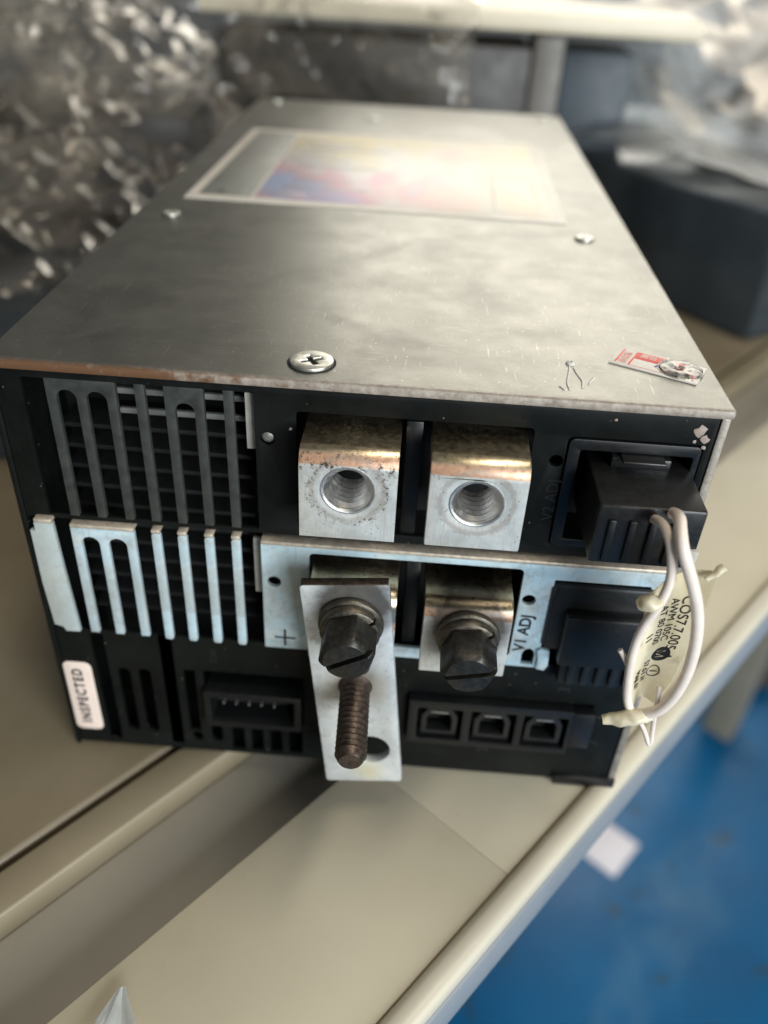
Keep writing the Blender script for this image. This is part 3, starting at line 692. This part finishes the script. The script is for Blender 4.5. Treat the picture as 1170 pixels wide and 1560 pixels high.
# --- warranty sticker
sa = R(-27); sc0 = Vector((117.3, 15.4, 0))
def sk(u, v): return (sc0.x + u * math.cos(sa) - v * math.sin(sa), sc0.y + u * math.sin(sa) + v * math.cos(sa))
def skp(p): return [sk(*q) for q in p]
stk = sheet('warranty_sticker', skp(rect(-8.0, 8.0, -3.9, 3.9)), [], 0.26, H + 0.15, 'paper', psu, 'top', 0.04)
stk['label'] = 'small white and red paper sticker on the cover corner'
def sprint(u0, u1, v0, v1, m='redink', z=0.30): sheet('red_print', skp(rect(u0, u1, v0, v1)), [], 0.03, H + z, m, stk, 'top', 0.004)
sprint(-7.2, -6.9, -3.2, 3.2); sprint(-4.75, -4.4, -3.2, 3.2); sprint(-4.4, 2.6, 0.2, 3.3); sprint(6.9, 7.15, -3.2, 0.8)
sprint(-4.4, 6.4, -3.25, -3.13, 'redpale')
d_u = (math.cos(sa), math.sin(sa), 0); d_v = (-math.sin(sa), math.cos(sa), 0)
text('sticker_text', '质保标', 1.75, 'redpale', stk, (*sk(-5.82, -3.0), H + 0.31), d_v, tuple(-c for c in d_u))
text('sticker_text', '撕毁 无效', 1.9, 'paper', stk, (*sk(-3.7, 1.9), H + 0.34), d_u, d_v, squash=0.8)
for k in range(3): sprint(5.3 + 0.45 * k, 5.45 + 0.45 * k, -3.0, -1.4, 'redpale')
tube('pen_mark', [(*sk(-0.2, -1.3), H + 0.32), (*sk(0.4, 0.0), H + 0.32), (*sk(0.9, 0.6), H + 0.32), (*sk(0.5, -0.6), H + 0.32), (*sk(1.4, -0.9), H + 0.32)], 0.13, 'blueink', stk)
# screw head pressing up through the film
cx, cy = sk(4.1, 0.2)
bm = bmesh.new(); add_lathe(bm, [(4.15, 0.0), (4.08, 0.12), (3.98, 0.16), (3.9, 0.12)], 'z', (cx, cy, H + 0.25), 40); finish(bm, 'screw_rim', 'screw', stk)
def crumple(r, h_, a): return r * (1 + 0.05 * math.sin(3 * a + h_ * 9) + 0.03 * math.sin(7 * a))
bm = bmesh.new(); r_ = add_lathe(bm, [(3.95, 0.1), (3.6, 0.42), (3.0, 0.58), (2.1, 0.62), (1.0, 0.50)], 'z', (cx, cy, H + 0.25), 40, radial=crumple)
cap(bm, r_[-1])
for v in bm.verts: v.co.z += 0.10 * noise.noise(v.co * 0.9)
finish(bm, 'screw_crown', 'bubble', stk)
for k in range(5):
    a = random.uniform(0, 6.28); q = random.uniform(0.2, 1.5)
    px_, py_ = cx + q * math.cos(a), cy + q * math.sin(a) * 0.7
    sheet('torn_flake', [(px_ + random.uniform(.3, .9) * math.cos(t_), py_ + random.uniform(.3, .8) * math.sin(t_)) for t_ in (0, 1.1, 2.2, 3.3, 4.4, 5.4)], [], 0.05, H + 0.92 + 0.02 * k, 'ink' if k % 3 else 'redpale', stk, 'top', 0.01)

# --- big foil label on the cover
LB = [(7.0, 104.6), (111.0, 102.6), (112.6, 202.4), (8.2, 199.8)]
lab = sheet('rating_label', LB, [], 0.25, H + 0.16, 'label_border', psu, 'top', 0.04)
lab['label'] = 'large silver foil rating label with pale border'
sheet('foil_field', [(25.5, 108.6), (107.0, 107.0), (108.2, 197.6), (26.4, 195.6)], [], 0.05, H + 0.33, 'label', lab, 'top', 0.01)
sheet('grey_field', [(10.0, 108.6), (24.6, 108.4), (25.6, 195.8), (11.2, 195.8)], [], 0.05, H + 0.33, 'label_grey', lab, 'top', 0.01)
bm = bmesh.new(); r_ = add_lathe(bm, [(1.1, 0.36), (1.0, 0.42)], 'z', (15.6, 112.8, H), 16); cap(bm, r_[1]); finish(bm, 'ink_dot', 'ink', lab)
fl = [(98.0, 112.0), (105.0, 112.0), (105.8, 190), (98.8, 190)]
sheet('printed_frame', [(92, 110), (105.6, 110), (106.0, 150), (92.4, 150)], [[(93, 111.2), (104.6, 111.2), (105.0, 148.6), (93.4, 148.6)]], 0.03, H + 0.38, 'label_border', lab, 'top', 0.004)
for k in range(9):
    yy = 113 + 8.5 * k; x_ = 29 + (k * 7) % 5; ln = 10 + (k * 37) % 22
    sheet('printed_line', [(x_, yy), (x_ + ln, yy - 0.2), (x_ + ln, yy + 1.6), (x_, yy + 1.8)], [], 0.03, H + 0.38, 'label_ink', lab, 'top', 0.004)

# ------------------------------------------------------------------ tagged wire loop
wl = thing('wire_loop', (118, -20, 40), 'white wire loop with yellowed printed tag hanging from the plug', 'wire')
wire_a = [(114.3, -12.6, 86.2), (114.2, -16.5, 88.6), (114.6, -20.5, 88.6), (115.4, -22, 86.0), (116.2, -22.4, 82.2), (116.0, -22.4, 78.0), (115.4, -22, 74.4), (114.7, -21.4, 71.0), (114.3, -21, 67.2), (114.3, -21, 62.6), (115.0, -21, 56.3), (115.9, -21, 51.3), (117.6, -21, 48.4), (120.0, -21.4, 48.4)]
wire_b = [(117.1, -12.6, 87.6), (116.6, -17.0, 90.4), (115.8, -21.5, 90.0), (116.2, -23.6, 88.0), (117.9, -24, 84.6), (120.6, -24.2, 78.8), (122.4, -24.2, 72.6), (123.2, -24.2, 65.2), (123.0, -24, 59.6), (122.1, -23.6, 54.6), (120.6, -22.8, 51.0), (118.8, -22, 49.6)]
tube('wire', wire_a, 0.82, 'wire', wl)
tube('wire', wire_b, 1.02, 'wire', wl)
tube('tie', [(117.3, -21.8, 49.6), (119.0, -22, 47.6), (120.6, -22, 44.6), (121.9, -22, 41.4), (122.2, -22, 42.0), (121.6, -22, 46.0), (120.9, -22.2, 51.2), (120.6, -22.2, 54.4), (120.3, -21.8, 57.0)], 0.45, 'wire', wl)
tube('tie', [(112.5, -19.6, 62.8), (113.4, -20, 61.6), (114.6, -20.6, 59.6)], 0.5, 'wire', wl)
# curled tag: a thin sheet bent round its long axis, with thickness
TLFT = [(113.8, 76.6), (114.5, 69.5), (114.6, 62.0), (115.4, 55.0), (117.0, 50.2)]
TRGT = [(124.6, 81.8), (124.2, 73.5), (124.2, 65.0), (123.2, 57.0), (121.2, 50.6)]
def lerp_path(pp, v):
    f = v * (len(pp) - 1); k = min(int(f), len(pp) - 2); f -= k
    return (pp[k][0] + (pp[k + 1][0] - pp[k][0]) * f, pp[k][1] + (pp[k + 1][1] - pp[k][1]) * f)
def tag_point(u, v):
    # u across 0..1, v down 0..1; the sheet is a shallow trough
    a = lerp_path(TLFT, v); b = lerp_path(TRGT, v)
    y = -21.2 + 2.6 * math.sin(u * math.pi) + 1.4 * u + 0.35 * math.sin(v * 9 + u * 3)
    return Vector((a[0] + (b[0] - a[0]) * u, y, a[1] + (b[1] - a[1]) * u))
bm = bmesh.new(); NU, NV = 16, 30
gv = [[bm.verts.new(tag_point(i / NU, j / NV)) for i in range(NU + 1)] for j in range(NV + 1)]
for j in range(NV):
    for i in range(NU): bm.faces.new((gv[j][i], gv[j][i + 1], gv[j + 1][i + 1], gv[j + 1][i]))
bmesh.ops.recalc_face_normals(bm, faces=bm.faces)
bmesh.ops.solidify(bm, geom=bm.faces[:], thickness=0.18)
tg = finish(bm, 'tag', 'tag', wl, 60)
def crinkle(name, pts, r, taper, seed):
    # crushed end of the film: a tube with uneven section
    o = tube(name, pts, r, 'tag', tg, 8, taper=taper)
    for v in o.data.vertices:
        q = v.co / S
        v.co += Vector((noise.noise(q * 0.5 + Vector((seed, 0, 0))), noise.noise(q * 0.5 + Vector((0, seed, 0))), noise.noise(q * 0.5 + Vector((0, 0, seed))))) * 0.6 * S
    return o
crinkle('tag_fold', [(112.9, -21.6, 75.4), (113.6, -22.6, 76.4), (114.6, -22.9, 76.6), (115.6, -22.6, 76.2)], 1.15, [0.9, 1.3, 1.2, 0.6], 3)
crinkle('tag_fold', [(122.6, -20.0, 80.0), (124.0, -20.0, 81.6), (125.2, -19.8, 82.6)], 0.8, [0.6, 1.0, 0.8], 8)
crinkle('tag_fold', [(112.4, -21.2, 46.6), (114.2, -21.6, 47.4), (116.2, -22.2, 48.6), (118.4, -22.6, 49.6), (120.6, -22.6, 50.0)], 1.25, [0.7, 0.95, 1.2, 1.3, 0.5], 5)
# printing on the tag, along its length
def tag_text(body, size, u, v0, mat='ink'):
    a = tag_point(u, v0); b = tag_point(u, min(1, v0 + 0.5)); xd = (b - a).normalized()
    c = tag_point(min(1, u + 0.2), v0); yd = (c - a); yd = (yd - xd * yd.dot(xd)).normalized()
    n_ = xd.cross(yd)
    if n_.y > 0: n_ = -n_
    cu = bpy.data.curves.new('tmp', 'FONT'); cu.body = body; cu.size = size; cu.extrude = 0.02; cu.align_y = 'CENTER'
    me = curve_mesh(cu); L_ = 31.0
    for q in me.vertices:
        pu = u + q.co.y / 11.0; pv = v0 + q.co.x / L_
        base = tag_point(max(-0.05, min(1.05, pu)), max(0, min(1.0, pv)))
        q.co = (base + n_ * (0.26 + q.co.z)) * S
    me.name = 'tag_print'
    return link_mesh('tag_print', me, mat, tg)
tag_text('COS7.7.005 A', 2.5, 0.74, 0.16); tag_text('AWM 105C', 1.9, 0.56, 0.17); tag_text('AT 80 0700', 1.8, 0.40, 0.20)
tag_text('57.01 H', 1.8, 0.36, 0.62); tag_text('11', 1.9, 0.22, 0.36); tag_text('MAR 81', 1.8, 0.18, 0.66)
tag_text('\u24c2', 3.6, 0.60, 0.52); tag_text('\u24d8', 3.6, 0.58, 0.68)

# ------------------------------------------------------------------ things behind
def yaw_box(name, cx, cy, lx, ly, z0, z1, yaw, mat, bev, label, cat):
    bm = bmesh.new(); add_box(bm, -lx / 2, lx / 2, -ly / 2, ly / 2, 0, z1 - z0, bev, 2)
    o = finish(bm, name, mat, None); o.location = Vector((cx, cy, z0)) * S; o.rotation_euler.z = R(yaw)
    return tag(o, label, cat)
# black box to the right, its near corner next to the power supply
yw = -53.7
bd = Vector((math.cos(R(yw)), math.sin(R(yw)), 0)); bn = Vector((-bd.y, bd.x, 0))
bc = Vector((240, 277, 0)) - bd * 75 + bn * 70
yaw_box('black_box', bc.x, bc.y, 150, 140, 0, 62, yw, 'carton_black', 5, 'glossy black box behind the right edge of the power supply', 'box')
yaw_box('pale_carton', 185, 520, 190, 60, 0, 66, -4, 'pale_carton', 2, 'pale grey carton behind the black box', 'carton')
yaw_box('brown_carton', 40, 395, 165, 60, 0, 116, 0, 'carton_brown', 2, 'dark brown carton directly behind the power supply', 'carton')
yaw_box('grey_post', 132, 392, 16, 40, 0, 122, 0, 'post', 2, 'taupe upright post beside the dark brown carton', 'post')
yaw_box('shelf_board', 80, 440, 260, 150, 123, 132, -2, 'shelf', 2, 'cream shelf board lying across the dark brown carton', 'board')
yaw_box('slate_carton', 165, 440, 40, 60, 0, 112, 0, 'blue_carton', 2, 'slate blue carton beside the taupe post', 'carton')
yaw_box('dark_crate', -105, 360, 110, 130, 0, 84, 8, 'carton_brown', 2, 'dark crate under crumpled clear film at left', 'crate')
yaw_box('dark_tray', -110, 190, 120, 130, 0, 38, -6, 'carton_black', 2, 'low black tray under crumpled film beside the power supply', 'tray')
yaw_box('blue_bin', 330, 560, 90, 90, 0, 140, 15, 'blue_carton', 4, 'slate blue bin at far right behind grey film', 'bin')

def film(name, f, nu, nv, amp, seed, mat, label, freq=0.017, facet=0.0):
    bm = bmesh.new(); off = Vector((seed * 13.7, seed * 5.1, seed * 9.3)); rows = []
    for j in range(nv + 1):
        row = []
        for i in range(nu + 1):
            p, n_ = f(i / nu, j / nv)
            q = p * freq + off
            d_ = (1 - abs(noise.noise(q)) * 2) * 0.6 + (1 - abs(noise.noise(q * 2.3)) * 2) * 0.32 + (1 - abs(noise.noise(q * 5.1)) * 2) * 0.09
            lat = Vector((noise.noise(q * 1.7 + Vector((9, 0, 0))), noise.noise(q * 1.7 + Vector((0, 9, 0))), 0)) * amp * 0.5
            if facet:
                lat += Vector((random.uniform(-1, 1), random.uniform(-1, 1), random.uniform(-1, 1))) * facet
            row.append(bm.verts.new(p + n_ * amp * d_ + lat))
        rows.append(row)
    for j in range(nv):
        for i in range(nu):
            a, b, c, d = rows[j][i], rows[j][i + 1], rows[j + 1][i + 1], rows[j + 1][i]
            if facet and random.random() < 0.5: bm.faces.new((a, b, c)); bm.faces.new((a, c, d))
            elif facet: bm.faces.new((a, b, d)); bm.faces.new((b, c, d))
            else: bm.faces.new((a, b, c, d))
    o = finish(bm, name, mat, None, 180 if facet else 25)
    if facet:
        m_ = o.modifiers.new('soft', 'SUBSURF'); m_.levels = 2; m_.render_levels = 2
    return tag(o, label, 'plastic film')
def left_film(u, v):
    # draped over crate and tray: rises towards the back
    x = -230 + 225 * u - 30 * v * u; y = 120 + 330 * v
    z = 34 + 80 * min(1, max(0, (v - 0.25) * 1.7)) - 26 * max(0, u - 0.55) * 2
    return Vector((x, y, z)), Vector((0.25, -0.6, 0.75)).normalized()
film('plastic_film', left_film, 38, 56, 20, 1, 'film', 'crumpled clear plastic film heaped at left behind the power supply', 0.013, 3.4)
def left_film_top(u, v):
    p, n_ = left_film(u * 0.8, 0.3 + 0.7 * v); return p + Vector((-10, -14, 14)), n_
film('plastic_film', left_film_top, 34, 40, 24, 6, 'film', 'upper layer of crumpled clear film at far left', 0.012, 3.6)
def back_film(u, v):
    x = -60 + 150 * u; y = 352 + 12 * v + 10 * math.sin(u * 5); z = 84 + 60 * v
    return Vector((x, y, z)), Vector((0, -0.85, 0.5))
film('plastic_film', back_film, 24, 14, 14, 2, 'film', 'crumpled clear film hanging in front of the dark brown carton', 0.014, 2.6)
def right_film(u, v):
    x = 150 + 180 * u; y = 470 - 110 * v * (0.4 + 0.6 * u) ; z = 140 - 72 * v
    return Vector((x, y, z)), Vector((0.1, -0.7, 0.7))
film('plastic_film', right_film, 80, 70, 8, 3, 'film_grey', 'greyish crumpled film spread above the black box at right', 0.008)

def lid_film(u, v):
    p = Vector((240, 277, 0)) - bd * (150 * (1 - u)) + bn * (138 * v)
    return Vector((p.x, p.y, 68 + 6 * math.sin(u * 3 + v * 4))), Vector((0, -0.2, 1))
film('plastic_film', lid_film, 50, 50, 5, 4, 'film_grey', 'grey film lying over the lid of the black box', 0.010)
# ------------------------------------------------------------------ milky film corner low in the frame
bm = bmesh.new()
def fc(u, v):
    p = Vector((22.5, -66, 1.5)).lerp(Vector((34.0, -64, 2)), u) * (1 - v) + Vector((27.6, -53.6, 2.0)) * v
    p.z += (1.0 * math.sin(u * 7) + 0.6 * math.sin(u * 15 + v * 3)) * (1 - v); return p
gv = [[bm.verts.new(fc(i / 10, min(0.9, j / 10))) for i in range(11)] for j in range(11)]
for j in range(10):
    for i in range(10): bm.faces.new((gv[j][i], gv[j][i + 1], gv[j + 1][i + 1], gv[j + 1][i]))
bmesh.ops.solidify(bm, geom=bm.faces[:], thickness=0.3)
tag(finish(bm, 'bag_corner', 'white_film', None, 60), 'folded white plastic bag corner low on the bench edge', 'bag')

# ------------------------------------------------------------------ on the floor
bm = bmesh.new(); add_box(bm, -30, 30, -30, 30, 0, 1.2, 0.4)
o = finish(bm, 'paper_scrap', 'scrap', None); o.location = Vector((353, 494, -749.6)) * S; o.rotation_euler.z = R(50)
tag(o, 'white square paper scrap on the blue floor', 'paper')
st = thing('floor_stand', (640, 930, -750), 'brown blurred stand foot on the floor beyond the bench', 'stand')
bm = bmesh.new(); add_box(bm, 590, 650, 780, 830, -749.5, -700, 8); finish(bm, 'foot', 'brown', st)
bm = bmesh.new(); add_box(bm, 605, 640, 800, 1000, -699.5, -660, 8); finish(bm, 'arm', 'brown', st)
